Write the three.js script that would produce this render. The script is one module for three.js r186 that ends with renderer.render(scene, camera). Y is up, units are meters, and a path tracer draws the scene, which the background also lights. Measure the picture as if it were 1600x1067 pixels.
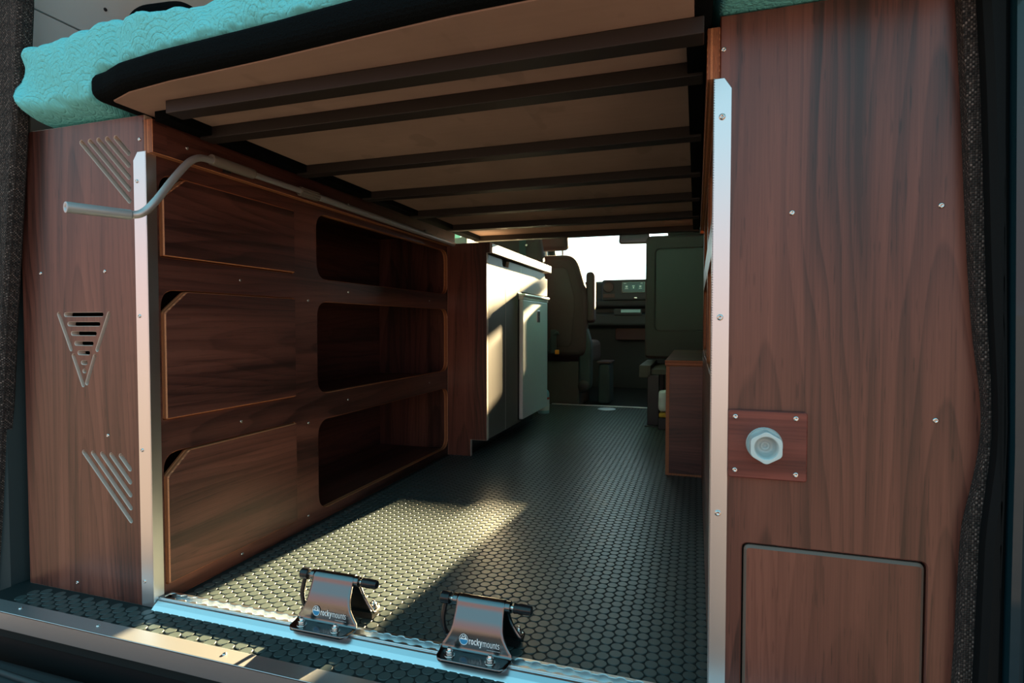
import * as THREE from 'three';
import { mergeGeometries, mergeVertices } from 'three/addons/utils/BufferGeometryUtils.js';
import { RoundedBoxGeometry } from 'three/addons/geometries/RoundedBoxGeometry.js';

// ------------------------------------------------------------------ camera, sky, sun, exposure
const scene = new THREE.Scene();
const camera = new THREE.PerspectiveCamera(61.94, 1600 / 1067, 0.02, 400);
camera.position.set(0, 0.536, 0.8);
const YAW = 17.95 * Math.PI / 180, PITCH = 1.74 * Math.PI / 180;
camera.lookAt(-Math.sin(YAW) * Math.cos(PITCH), 0.536 - Math.sin(PITCH), 0.8 - Math.cos(YAW) * Math.cos(PITCH));
scene.add(camera);
const renderer = new THREE.WebGLRenderer({ antialias: true });
renderer.toneMapping = THREE.LinearToneMapping;
renderer.toneMappingExposure = 1.35;
renderer.shadowMap.enabled = true;
renderer.shadowMap.type = THREE.PCFSoftShadowMap;

const SUN = new THREE.Vector3(0.097, 0.27, -1).normalize();
const sun = new THREE.DirectionalLight(new THREE.Color(1, 0.65, 0.36), 80);
sun.position.copy(SUN).multiplyScalar(12);
sun.castShadow = true;
sun.shadow.mapSize.set(2048, 2048);
sun.shadow.radius = 2;
Object.assign(sun.shadow.camera, { left: -6, right: 6, top: 6, bottom: -6, near: 1, far: 40 });
scene.add(sun, sun.target);

{ // late afternoon sky: blue-cyan above, a rosy belt low down opposite the sun, a pale glow round the sun
  const W = 512, H = 256, data = new Float32Array(W * H * 4);
  const mix = (a, b, t) => a + (b - a) * t, sm = (a, b, x) => { const t = Math.min(1, Math.max(0, (x - a) / (b - a))); return t * t * (3 - 2 * t); };
  const zen = [0.09, 0.36, 0.5], mid = [0.28, 0.72, 0.88], belt = [0.8, 0.5, 0.48], pale = [0.7, 0.95, 1.0];
  for (let j = 0; j < H; j++) for (let i = 0; i < W; i++) {
    const el = ((j + 0.5) / H - 0.5) * Math.PI, az = ((i + 0.5) / W - 0.5) * 2 * Math.PI;
    const d = [Math.cos(el) * Math.cos(az), Math.sin(el), Math.cos(el) * Math.sin(az)];
    const e = Math.max(0, el) * 180 / Math.PI;
    const toSun = (d[0] * SUN.x + d[2] * SUN.z) / Math.hypot(SUN.x, SUN.z) * 0.5 + 0.5;
    const ang = Math.acos(Math.min(1, d[0] * SUN.x + d[1] * SUN.y + d[2] * SUN.z)) * 180 / Math.PI;
    const glow = 3.2 * Math.exp(-((ang / 16) ** 2)) + 0.7 * Math.exp(-((ang / 34) ** 2));
    for (let c = 0; c < 3; c++) {
      const low = mix(belt[c], pale[c], sm(0.35, 0.95, toSun));
      const up = mix(mid[c], zen[c], sm(30, 85, e));
      data[(j * W + i) * 4 + c] = mix(low, up, sm(4, 22, e)) + glow * [0.92, 1, 0.98][c];
    }
    data[(j * W + i) * 4 + 3] = 1;
  }
  const sky = new THREE.DataTexture(data, W, H, THREE.RGBAFormat, THREE.FloatType);
  sky.mapping = THREE.EquirectangularReflectionMapping; sky.magFilter = sky.minFilter = THREE.LinearFilter; sky.needsUpdate = true;
  scene.background = sky; scene.environment = sky;
}

// ------------------------------------------------------------------ helpers
let seed = 7;
const rnd = () => { seed = (seed * 1664525 + 1013904223) >>> 0; return seed / 4294967296; };
const hash = (x, y, s) => { let h = Math.imul(x, 374761393) ^ Math.imul(y, 668265263) ^ Math.imul(s, 2147483647 ^ 0x5bd1e995); h = Math.imul(h ^ (h >>> 13), 1274126177); return ((h ^ (h >>> 16)) >>> 0) / 4294967296; };
function vn(x, y, s = 0) {
  const xi = Math.floor(x), yi = Math.floor(y); let u = x - xi, v = y - yi; u = u * u * (3 - 2 * u); v = v * v * (3 - 2 * v);
  const a = hash(xi, yi, s), b = hash(xi + 1, yi, s), c = hash(xi, yi + 1, s), d = hash(xi + 1, yi + 1, s);
  return a + (b - a) * u + (c - a) * v + (a - b - c + d) * u * v;
}
const fbm = (x, y, s, o = 4) => { let t = 0, a = 0.5, n = 0; for (let i = 0; i < o; i++) { t += a * vn(x, y, s + i); n += a; x *= 2.03; y *= 2.03; a *= 0.5; } return t / n; };
const clamp = (x) => Math.min(1, Math.max(0, x));
const smooth = (a, b, x) => { const t = clamp((x - a) / (b - a)); return t * t * (3 - 2 * t); };

const used = new Map();
function numbered(n) { const k = used.get(n) ?? 0; used.set(n, k + 1); return k ? n + '_' + String(k).padStart(3, '0') : n; }
const bases = new Map();
function shade(o) { o.castShadow = true; o.receiveShadow = true; return o; }
function thing(name, label, category, base = [0, 0, 0], group) {
  const o = new THREE.Group(); o.name = numbered(name); o.position.set(...base);
  o.userData = { label, category }; if (group) o.userData.group = group;
  bases.set(o, base); scene.add(o); return o;
}
function part(name, geo, mat, parent, label) {   // geometry comes in world coordinates
  const b = bases.get(parent) ?? [0, 0, 0];
  geo.translate(-b[0], -b[1], -b[2]);
  const m = shade(new THREE.Mesh(geo, mat)); m.name = name; if (label) m.userData.label = label;
  bases.set(m, b); parent.add(m); return m;
}
function small(name, geo, mat, parent, p, rot) {  // shared geometry centred at its own origin
  const b = bases.get(parent) ?? [0, 0, 0];
  const m = shade(new THREE.Mesh(geo, mat)); m.name = name; m.position.set(p[0] - b[0], p[1] - b[1], p[2] - b[2]); if (rot) m.rotation.set(...rot);
  parent.add(m); return m;
}
function struct(name, geo, mat, parent = scene) {
  const m = shade(new THREE.Mesh(geo, mat)); m.name = parent === scene ? numbered(name) : name; if (parent === scene) m.userData.kind = 'structure';
  bases.set(m, [0, 0, 0]); parent.add(m); return m;
}
// geometry
function rbox(x0, x1, y0, y1, z0, z1, r = 0.002, seg = 2) {
  const a = Math.min(x1 - x0, y1 - y0, z1 - z0) / 2 * 0.99;
  const g = new RoundedBoxGeometry(x1 - x0, y1 - y0, z1 - z0, seg, Math.min(r, a));
  g.translate((x0 + x1) / 2, (y0 + y1) / 2, (z0 + z1) / 2); return g;
}
const clean = (g) => { const n = g.index ? g.toNonIndexed() : g; for (const k of Object.keys(n.attributes)) if (!['position', 'normal', 'uv'].includes(k)) n.deleteAttribute(k); n.clearGroups(); return n; };
const merge = (...gs) => mergeGeometries(gs.flat().map(clean));
function poly(pts, holes = []) {
  const s = new THREE.Shape(pts.map((p) => new THREE.Vector2(...p)));
  for (const h of holes) s.holes.push(h); return s;
}
// rounded polygon: corners [x, y, radius]
function rpoly(c, Cls = THREE.Shape) {
  const s = new Cls(), n = c.length;
  for (let i = 0; i < n; i++) {
    const p = c[(i + n - 1) % n], q = c[i], t = c[(i + 1) % n], r = q[2] ?? 0;
    const l1 = Math.hypot(p[0] - q[0], p[1] - q[1]), l2 = Math.hypot(t[0] - q[0], t[1] - q[1]);
    const a = [q[0] + (p[0] - q[0]) / l1 * r, q[1] + (p[1] - q[1]) / l1 * r], b = [q[0] + (t[0] - q[0]) / l2 * r, q[1] + (t[1] - q[1]) / l2 * r];
    if (i === 0) s.moveTo(...a); else s.lineTo(...a);
    if (r) s.quadraticCurveTo(q[0], q[1], b[0], b[1]);
  }
  s.closePath(); return s;
}
const rect = (x0, x1, y0, y1, r = 0, Cls = THREE.Shape) => rpoly([[x0, y0, r], [x1, y0, r], [x1, y1, r], [x0, y1, r]], Cls);
function slot(x0, y0, x1, y1, r) {
  const a = Math.atan2(y1 - y0, x1 - x0), p = new THREE.Path();
  p.absarc(x1, y1, r, a - Math.PI / 2, a + Math.PI / 2, false); p.absarc(x0, y0, r, a + Math.PI / 2, a + Math.PI * 1.5, false); p.closePath(); return p;
}
function extrude(shape, t, bevel = 0.001, seg = 6, bs = 1) {
  const g = new THREE.ExtrudeGeometry(shape, { depth: t - 2 * bevel, bevelEnabled: bevel > 0, bevelThickness: bevel, bevelSize: bevel, bevelOffset: -bevel, bevelSegments: bs, curveSegments: seg });
  g.translate(0, 0, bevel); return g;
}
const panelZ = (shape, z0, t, bevel, seg) => { const g = extrude(shape, t, bevel, seg); g.translate(0, 0, z0); return g; };            // shape in (x, y)
const panelX = (shape, x0, t, bevel, seg) => { const g = extrude(shape, t, bevel, seg); g.rotateY(Math.PI / 2); g.translate(x0, 0, 0); return g; };   // shape in (-z, y)
const panelY = (shape, y0, t, bevel, seg, bs) => { const g = extrude(shape, t, bevel, seg, bs); g.rotateX(-Math.PI / 2); g.translate(0, y0, 0); return g; };  // shape in (x, -z)
const AX = { x: 0, y: 1, z: 2 };
// uv in metres, v along the grain; faces across the sheet get u through its thickness (for plywood edges)
function uvs(g, grain, thick, off = [rnd() * 0.5, rnd() * 0.5]) {
  const p = g.attributes.position, n = g.attributes.normal, uv = new Float32Array(p.count * 2), gi = AX[grain], ti = thick ? AX[thick] : -1;
  for (let i = 0; i < p.count; i++) {
    const P = [p.getX(i), p.getY(i), p.getZ(i)], N = [Math.abs(n.getX(i)), Math.abs(n.getY(i)), Math.abs(n.getZ(i))];
    const k = N.indexOf(Math.max(...N));
    if (ti >= 0 && k !== ti) { const o = [0, 1, 2].find((q) => q !== k && q !== ti); uv[2 * i] = P[ti]; uv[2 * i + 1] = P[o]; continue; }
    const rest = [0, 1, 2].filter((q) => q !== k); let u, v;
    if (rest.includes(gi)) { v = gi; u = rest.find((q) => q !== gi); } else [u, v] = rest;
    uv[2 * i] = P[u] + off[0]; uv[2 * i + 1] = P[v] + off[1];
  }
  g.setAttribute('uv', new THREE.BufferAttribute(uv, 2)); return g;
}
function tube(pts, r, seg = 40, rad = 12, tension) {
  const c = new THREE.CatmullRomCurve3(pts.map((p) => new THREE.Vector3(...p)), false, 'catmullrom', tension ?? 0.5);
  const g = new THREE.TubeGeometry(c, seg, r, rad); const caps = [];
  for (const [t, s] of [[0, -1], [1, 1]]) { const d = new THREE.CircleGeometry(r, rad), dir = c.getTangentAt(t).multiplyScalar(s); d.lookAt(dir); d.translate(...c.getPointAt(t).toArray()); caps.push(d); }
  return merge(g, ...caps);
}
function lathe(profile, axis, at, seg = 24) {   // profile [radius, along axis]
  const g = new THREE.LatheGeometry(profile.map((p) => new THREE.Vector2(Math.max(p[0], 1e-5), p[1])), seg);
  if (axis === 'x') g.rotateZ(-Math.PI / 2); if (axis === 'z') g.rotateX(Math.PI / 2);
  g.translate(...at); return g;
}

// ------------------------------------------------------------------ textures
function dataTex(w, h, fn, srgb = true) {
  const d = new Uint8Array(w * h * 4);
  for (let j = 0; j < h; j++) for (let i = 0; i < w; i++) { const c = fn(i, j); const k = (j * w + i) * 4; d[k] = clamp(c[0]) * 255; d[k + 1] = clamp(c[1]) * 255; d[k + 2] = clamp(c[2]) * 255; d[k + 3] = 255; }
  const t = new THREE.DataTexture(d, w, h); t.wrapS = t.wrapT = THREE.RepeatWrapping; t.magFilter = THREE.LinearFilter; t.minFilter = THREE.LinearMipmapLinearFilter; t.generateMipmaps = true;
  if (srgb) t.colorSpace = THREE.SRGBColorSpace; t.needsUpdate = true; return t;
}
function walnut(s, tint, contrast = 1) {   // 0.7 m across the grain, 1.4 m along it
  const W = 1024, H = 2048, cd = [0.215, 0.135, 0.12], cm = [0.375, 0.24, 0.205], cl = [0.485, 0.325, 0.275];
  const t = dataTex(W, H, (i, j) => {
    const x = i / W * 0.7, y = j / H * 1.4;
    const wob = (fbm(x * 9, y * 1.6, s, 3) - 0.5) * 0.05;
    const leaf = Math.floor((x + 0.04 * vn(s, 3)) / 0.235), lx = x + 0.04 * vn(s, 3) - leaf * 0.235 - 0.11 + (vn(y * 1.1, leaf * 7.3, s + 9) - 0.5) * 0.07;
    const depth = 0.018 + 0.045 * vn(leaf * 3.1, y * 1.3, s + 21) + 0.045 * y;
    const r = Math.hypot(lx + wob * 0.4, depth * 1.2) + wob * 0.35;
    const q = r / 0.0105 + (fbm(x * 26, y * 3, s + 5, 2) - 0.5) * 1.1; const f = q - Math.floor(q);
    let band = Math.pow(f, 2.2) * (1 - smooth(0.9, 1, f)) * (0.35 + 0.9 * vn(q * 0.5, leaf, s + 31));
    const broad = fbm(x * 20 + wob * 30, y * 1.1, s + 40, 3);
    const fib = vn(x * 620, y * 9, s + 50) * 0.55 + vn(x * 1300, y * 22, s + 51) * 0.45;
    const pore = smooth(0.8, 0.94, vn(x * 700, y * 28, s + 60));
    let v = 0.5 + contrast * ((broad - 0.5) * 1.35 - band * 0.36 + (fib - 0.5) * 0.3 - pore * 0.24 - smooth(0.62, 0.78, vn(x * 75 + wob * 60, y * 2.2, s + 70)) * 0.22) + 0.08;
    const o = [0, 0, 0];
    for (let c = 0; c < 3; c++) o[c] = (v < 0.5 ? cd[c] + (cm[c] - cd[c]) * clamp(v * 2) : cm[c] + (cl[c] - cm[c]) * clamp(v * 2 - 1)) * tint[c];
    return o;
  });
  t.repeat.set(1 / 0.7, 1 / 1.4); t.anisotropy = 8; return t;
}
const plyTex = dataTex(64, 256, (i, j) => {
  const layer = Math.floor(i / 64 * 7), a = [[0.62, 0.38, 0.24], [0.78, 0.52, 0.35], [0.55, 0.33, 0.21]][(layer * 5) % 3];
  const n = 0.86 + 0.28 * vn(i * 0.8, j * (layer % 2 ? 0.9 : 0.08), 3 + layer); return a.map((c) => c * n);
});
plyTex.repeat.set(1 / 0.02, 1 / 0.1);
const weave = (a, b, s) => dataTex(128, 128, (i, j) => {
  const u = i / 8, v = j / 8, odd = (Math.floor(u) + Math.floor(v)) % 2, k = 0.45 + 0.55 * Math.sin(Math.PI * (odd ? u % 1 : v % 1)); const n = 0.6 + 0.8 * hash(Math.floor(u), Math.floor(v), s);
  return a.map((c, q) => (c + (b[q] - c) * odd * hash(Math.floor(u), Math.floor(v), s + 2)) * k * n);
});
const tweedTex = weave([0.22, 0.19, 0.18], [0.52, 0.46, 0.43], 5); tweedTex.repeat.set(1 / 0.042, 1 / 0.042);
const tweedBump = dataTex(128, 128, (i, j) => { const u = i / 8, v = j / 8, odd = (Math.floor(u) + Math.floor(v)) % 2, k = Math.sin(Math.PI * (odd ? u % 1 : v % 1)); return [k, k, k]; }, false); tweedBump.repeat.set(1 / 0.042, 1 / 0.042);
const quiltBump = dataTex(1024, 1024, (i, j) => {   // 0.5 m: stitched scallops and puckers
  const x = i / 1024 * 6, y = j / 1024 * 6; const row = Math.floor(y), cx = Math.floor(x + (row % 2) * 0.5) + 0.5 - (row % 2) * 0.5, d = Math.hypot(x - cx, y - row) / 0.72;
  const ring = Math.abs(((d * 4) % 1) - 0.5) * 2; const puck = fbm(i / 14, j / 14, 77, 3);
  const v = 0.32 * (1 - Math.pow(ring, 6)) + 0.9 * (puck - 0.25); return [v, v, v];
}, false); quiltBump.repeat.set(3.2, 3.2);
const boardTex = dataTex(512, 512, (i, j) => {
  const n = fbm(i / 60, j / 60, 11, 4), g = vn(i / 3, j / 50, 12) * 0.04, st = smooth(0.7, 0.76, fbm(i / 60, j / 34, 15, 3)) * 0.14;
  const v = 0.95 + (n - 0.5) * 0.12 + g * 0.6 - st * 0.45; return [0.68 * v, 0.56 * v, 0.5 * v];
}); boardTex.repeat.set(1 / 0.9, 1 / 0.9);
const feltBump = dataTex(128, 128, (i, j) => { const v = hash(i, j, 3) * 0.6 + vn(i / 4, j / 4, 4) * 0.4; return [v, v, v]; }, false); feltBump.repeat.set(1 / 0.06, 1 / 0.06);
const groundTex = dataTex(512, 512, (i, j) => { const v = 1.1 + 0.5 * fbm(i / 24, j / 24, 61, 5) + 0.12 * (hash(i, j, 62) - 0.5); return [0.19 * v, 0.18 * v, 0.182 * v]; }); groundTex.repeat.set(1 / 3, 1 / 3);

// ------------------------------------------------------------------ materials
const S = (o) => new THREE.MeshStandardMaterial(o), Ph = (o) => new THREE.MeshPhysicalMaterial(o);
const wA = walnut(101, [1.05, 0.93, 0.9], 1.12), wB = walnut(257, [0.94, 0.88, 0.88], 0.95), wR = walnut(400, [1.12, 0.86, 0.86], 1.1);
const M = {
  walnut: Ph({ map: wA, roughness: 0.34, ior: 1.6 }),
  walnutFace: Ph({ map: wB, roughness: 0.36, ior: 1.55 }),
  walnutRed: Ph({ map: wR, roughness: 0.45 }),
  ply: S({ map: plyTex, roughness: 0.6 }),
  doorEdge: S({ color: new THREE.Color(0.17, 0.125, 0.1), roughness: 0.4 }),
  slot: S({ color: new THREE.Color(0.66, 0.55, 0.48), roughness: 0.55 }),
  edge: S({ color: new THREE.Color(0.5, 0.36, 0.26), roughness: 0.5 }),
  alu: S({ color: new THREE.Color(0.86, 0.87, 0.88), roughness: 0.34, metalness: 1 }),
  aluDull: S({ color: new THREE.Color(0.72, 0.74, 0.76), roughness: 0.42, metalness: 1 }),
  track: S({ color: new THREE.Color(0.85, 0.88, 0.9), roughness: 0.3, metalness: 1 }),
  steel: S({ color: new THREE.Color(0.75, 0.74, 0.72), roughness: 0.22, metalness: 1 }),
  rubber: Ph({ color: new THREE.Color(0.014, 0.021, 0.022), roughness: 0.6, specularIntensity: 0.5 }),
  stud: Ph({ color: new THREE.Color(0.054, 0.072, 0.071), roughness: 0.36, specularIntensity: 1 }),
  black: S({ color: new THREE.Color(0.012, 0.012, 0.013), roughness: 0.45 }),
  anod: S({ color: new THREE.Color(0.2, 0.2, 0.205), roughness: 0.2, metalness: 1 }),
  blackGloss: S({ color: new THREE.Color(0.012, 0.012, 0.014), roughness: 0.2 }),
  felt: Ph({ color: new THREE.Color(0.005, 0.007, 0.008), roughness: 1, specularIntensity: 0.1, bumpMap: feltBump, bumpScale: 0.002 }),
  board: S({ map: boardTex, roughness: 0.85 }),
  beam: S({ color: new THREE.Color(0.022, 0.016, 0.014), roughness: 0.5 }),
  quilt: S({ color: new THREE.Color(0.2, 0.78, 0.82), roughness: 0.95, bumpMap: quiltBump, bumpScale: 0.003 }),
  tweed: S({ map: tweedTex, roughness: 1, bumpMap: tweedBump, bumpScale: 0.001 }),
  seal: Ph({ color: new THREE.Color(0.004, 0.006, 0.007), roughness: 0.7, specularIntensity: 0.4 }),
  paint: Ph({ color: new THREE.Color(0.004, 0.03, 0.042), roughness: 0.45, clearcoat: 0.6 }),
  wallWhite: S({ color: new THREE.Color(0.62, 0.56, 0.54), roughness: 0.6 }),
  cabTrim: S({ color: new THREE.Color(0.028, 0.046, 0.05), roughness: 0.75 }),
  seat: S({ color: new THREE.Color(0.05, 0.031, 0.032), roughness: 0.85 }),
  seatPanel: S({ color: new THREE.Color(0.04, 0.023, 0.024), roughness: 0.6 }),
  pedestal: S({ color: new THREE.Color(0.075, 0.055, 0.05), roughness: 0.7 }),
  laminate: S({ color: new THREE.Color(0.135, 0.118, 0.104), roughness: 0.45 }),
  counter: S({ color: new THREE.Color(0.27, 0.235, 0.205), roughness: 0.35 }),
  whiteEdge: S({ color: new THREE.Color(0.7, 0.62, 0.55), roughness: 0.5 }),
  fridge: S({ color: new THREE.Color(0.7, 0.74, 0.78), roughness: 0.38, metalness: 0.15 }),
  fridgeLid: S({ color: new THREE.Color(0.85, 0.85, 0.83), roughness: 0.35 }),
  plastic: Ph({ color: new THREE.Color(0.6, 0.72, 0.72), roughness: 0.32 }),
  plasticIn: Ph({ color: new THREE.Color(0.55, 0.64, 0.64), roughness: 0.35 }),
  grip: S({ color: new THREE.Color(0.5, 0.55, 0.57), roughness: 0.4, metalness: 0.5 }),
  crank: S({ color: new THREE.Color(0.66, 0.66, 0.66), roughness: 0.42, metalness: 0.75 }),
  collar: S({ color: new THREE.Color(0.26, 0.23, 0.2), roughness: 0.5, metalness: 0.3 }),
  orange: S({ color: new THREE.Color(0.8, 0.3, 0.02), roughness: 0.5 }),
  yellow: S({ color: new THREE.Color(0.6, 0.33, 0.03), roughness: 0.6 }),
  bag: S({ color: new THREE.Color(0.7, 0.68, 0.72), roughness: 0.8 }),
  ground: S({ map: groundTex, roughness: 0.95 }),
  glass: Ph({ color: new THREE.Color(0.9, 0.98, 0.98), transmission: 1, thickness: 0, roughness: 0, ior: 1.5, specularIntensity: 0.5 }),
  tread: S({ color: new THREE.Color(0.02, 0.022, 0.024), roughness: 0.55 }),
};
const WOOD = [M.walnut, M.ply], FACE = [M.walnutFace, M.ply];

// ------------------------------------------------------------------ setting: van shell, ground
struct('ground', uvs(rbox(-90, 90, -0.9, -0.72, -90, 90, 0), 'z'), M.ground);
const floor = struct('floor', uvs(rbox(-1.33, 0.36, -0.06, 0, -2.905, 0.085, 0.002), 'z'), M.rubber);
{
  const R = 0.0102, n = 16, pos = [], nor = [], idx = [], h = 0.0013, k = 0.0008;      // one raised coin of the rubber mat
  pos.push(0, h, 0); nor.push(0, 1, 0);
  for (const [r, y, a] of [[R - k, h, 0.0], [R - k * 0.25, h * 0.62, 0.9], [R, 0, 1.3]]) for (let i = 0; i < n; i++) {
    const t = i / n * 2 * Math.PI; pos.push(r * Math.cos(t), y, r * Math.sin(t)); nor.push(Math.sin(a) * Math.cos(t), Math.cos(a), Math.sin(a) * Math.sin(t));
  }
  for (let i = 0; i < n; i++) {
    const j = (i + 1) % n; idx.push(0, 1 + j, 1 + i);
    for (let q = 0; q < 2; q++) { const a = 1 + q * n + i, b = 1 + q * n + j, c = a + n, d = b + n; idx.push(a, b, c, b, d, c); }
  }
  const g = new THREE.BufferGeometry(); g.setAttribute('position', new THREE.Float32BufferAttribute(pos, 3)); g.setAttribute('normal', new THREE.Float32BufferAttribute(nor, 3)); g.setIndex(idx);
  const P = 0.0222, colD = P * 0.866, spots = [];
  for (let k = -18; k < 58; k++) for (let x = -0.966 + k * colD, z = 0.062 - (((k % 2) + 2) % 2) * P / 2; z > -2.895; z -= P) {
    if (x > 0.12 || (x < -0.96 && z < 0.012) || x < -1.27) continue;
    spots.push([x, z]);
  }
  camera.updateMatrixWorld(); camera.updateProjectionMatrix();
  const seen = ([x, z]) => { const v = new THREE.Vector3(x, 0, z).project(camera); return Math.abs(v.x) < 0.98 && v.y > -0.98 && v.y < 1; };
  const under = ([x, z]) => z < 0.015 && z > -0.065 || (z < -0.05 && z > -0.115 && ((x > -0.68 && x < -0.53) || (x > -0.4 && x < -0.25)));
  spots.sort((a, b) => Math.hypot(a[0], a[1] - 0.8) - Math.hypot(b[0], b[1] - 0.8));
  const near = [], rest = [];
  for (const s of spots) (near.length < 300 && seen(s) && !under(s) ? near : rest).push(s);
  for (const [x, z] of near) { const m = struct('floor_stud', g, M.stud, floor); m.position.set(x, 0, z); }
  const inst = new THREE.InstancedMesh(g, M.stud, rest.length), mt = new THREE.Matrix4();
  rest.forEach(([x, z], i) => inst.setMatrixAt(i, mt.makeTranslation(x, 0, z)));
  inst.name = 'stud_field'; inst.userData.kind = 'stuff'; shade(inst); floor.add(inst);
}
struct('floor', uvs(rbox(-1.3, 0.36, -0.1, -0.03, -4.3, -2.905, 0.002), 'z'), M.rubber);
struct('trim_1', rbox(-0.92, -0.2, -0.002, 0.004, -2.925, -2.905, 0.0015), M.aluDull);
// side walls, roof, front
const sideWall = (x0, x1) => {
  const s = rpoly([[-0.02, -0.6], [4.75, -0.6], [4.75, 0.9], [4.2, 1.75], [-0.02, 1.75]]);
  s.holes.push(rpoly([[3.25, 0.82, 0.05], [4.3, 0.82, 0.05], [4.05, 1.4, 0.05], [3.25, 1.4, 0.05]], THREE.Path));
  return panelX(s, x0, x1 - x0, 0);
};
const wl = struct('wall_left', sideWall(-1.44, -1.335), M.cabTrim);
struct('wall_right', sideWall(0.37, 0.425), M.cabTrim);
{ // pale upper wall panels over the bed, with a seam
  struct('panel', rbox(-1.335, -1.322, 0.93, 1.1935, -2.4, -0.03, 0.002), M.wallWhite, wl);
  struct('panel', rbox(-1.335, -1.322, 1.1965, 1.62, -2.4, -0.03, 0.002), M.wallWhite, wl);
  struct('fastener', lathe([[0.004, 0], [0.004, 0.002], [0.003, 0.003], [0, 0.003]], 'x', [-1.322, 1.271, -0.194], 12), M.black, wl);
}
struct('ceiling', rbox(-1.39, 0.425, 1.75, 1.81, -4.2, 0.1, 0.004), M.wallWhite);
struct('wall_front', merge(rbox(-1.335, 0.37, -0.6, 0.88, -4.8, -4.72, 0.004), rbox(-1.335, 0.37, -0.6, -0.1, -4.72, -2.9, 0.004)), M.cabTrim);
struct('wall_rear', merge(rbox(-1.39, 0.425, -0.3, -0.06, -0.02, 0.08, 0.002)), M.black);
{ // windshield and cab side windows
  const tilt = Math.atan2(0.55, 0.86), w = struct('window_1', (() => { const g = new RoundedBoxGeometry(1.66, 1.0, 0.005, 1, 0.001); g.rotateX(tilt); g.translate(-0.48, 1.32, -4.47); return g; })(), M.glass);
  for (const s of [-1, 1]) struct('frame', (() => { const g = new RoundedBoxGeometry(0.07, 1.06, 0.06, 2, 0.02); g.rotateX(tilt); g.translate(-0.48 + s * 0.84, 1.32, -4.45); return g; })(), M.cabTrim, w);
  for (const [n, x] of [['window_2', -1.36], ['window_3', 0.4]]) struct(n, panelX(rpoly([[3.24, 0.81, 0.05], [4.31, 0.81, 0.05], [4.06, 1.41, 0.05], [3.24, 1.41, 0.05]]), x, 0.005, 0), M.glass);
}
// tweed-covered rear pillars, rubber seal and painted body beside the opening
const strip = (outer, inner, z0, t, bev) => panelZ(poly([...outer, ...inner.slice().reverse()]), z0, t, bev);
struct('trim_2', uvs(strip([[-1.235, 1.3], [-1.243, 1.156], [-1.266, 0.93], [-1.312, 0.544], [-1.352, 0.156], [-1.38, -0.06]], [[-1.43, 1.3], [-1.43, 1.156], [-1.43, 0.93], [-1.43, 0.544], [-1.43, 0.156], [-1.43, -0.06]], 0.004, 0.03, 0.006), 'y'), M.tweed);
struct('trim_6', rbox(-1.5, -1.4, -0.5, 1.8, -0.16, 0.07, 0.02, 3), M.paint);
{
  const inC = [[0.272, 1.1], [0.282, 0.912], [0.289, 0.801], [0.295, 0.69], [0.302, 0.578], [0.308, 0.511], [0.314, 0.466], [0.317, 0.429], [0.3155, 0.391], [0.309, 0.345], [0.301, 0.299], [0.298, 0.237], [0.296, 0.159], [0.294, 0.106], [0.292, -0.05]];
  const outC = [[0.29, 1.1], [0.3, 0.912], [0.307, 0.801], [0.312, 0.69], [0.317, 0.578], [0.321, 0.511], [0.324, 0.466], [0.3255, 0.429], [0.325, 0.391], [0.321, 0.345], [0.317, 0.299], [0.3155, 0.237], [0.314, 0.159], [0.3125, 0.106], [0.309, -0.05]];
  const c1 = new THREE.CatmullRomCurve3(inC.map((p) => new THREE.Vector3(p[0], p[1], 0))).getPoints(40).map((p) => [p.x, p.y]);
  const c2 = new THREE.CatmullRomCurve3(outC.map((p) => new THREE.Vector3(p[0] + 0.001, p[1], 0))).getPoints(40).map((p) => [p.x, p.y]);
  struct('trim_3', uvs(strip(c1, c2, 0.001, 0.018, 0.0006), 'y'), M.tweed);
  const c3 = c2.map(([x, y]) => [0.33 - 0.018 * Math.max(0, y - 0.4), y]), c4 = c2.map(([x, y]) => [x - 0.006, y]);
  struct('trim_4', strip(c4, c3, -0.005, 0.045, 0.006), M.seal);
  const c5 = c3.map(([x, y]) => [x + 0.016, y]), c6 = c3.map(([x, y]) => [x + 0.3, y]);
  struct('trim_5', merge(strip(c3, c5, 0.0, 0.055, 0.006), strip(c5.map(([x, y]) => [x - 0.003, y]), c6, 0.0, 0.085, 0.012)), M.paint);
}

// ------------------------------------------------------------------ screws, shared
const screwGeo = merge(lathe([[0.0034, 0], [0.0034, 0.0006], [0.0028, 0.0017], [0.0015, 0.0021], [0.0013, 0.0012], [0, 0.0011]], 'z', [0, 0, 0], 14));
const screwBig = merge(lathe([[0.0042, 0], [0.0042, 0.0008], [0.0034, 0.0024], [0.0017, 0.003], [0.0015, 0.0016], [0, 0.0015]], 'z', [0, 0, 0], 16));
const TO_X = [0, Math.PI / 2, 0];

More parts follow.
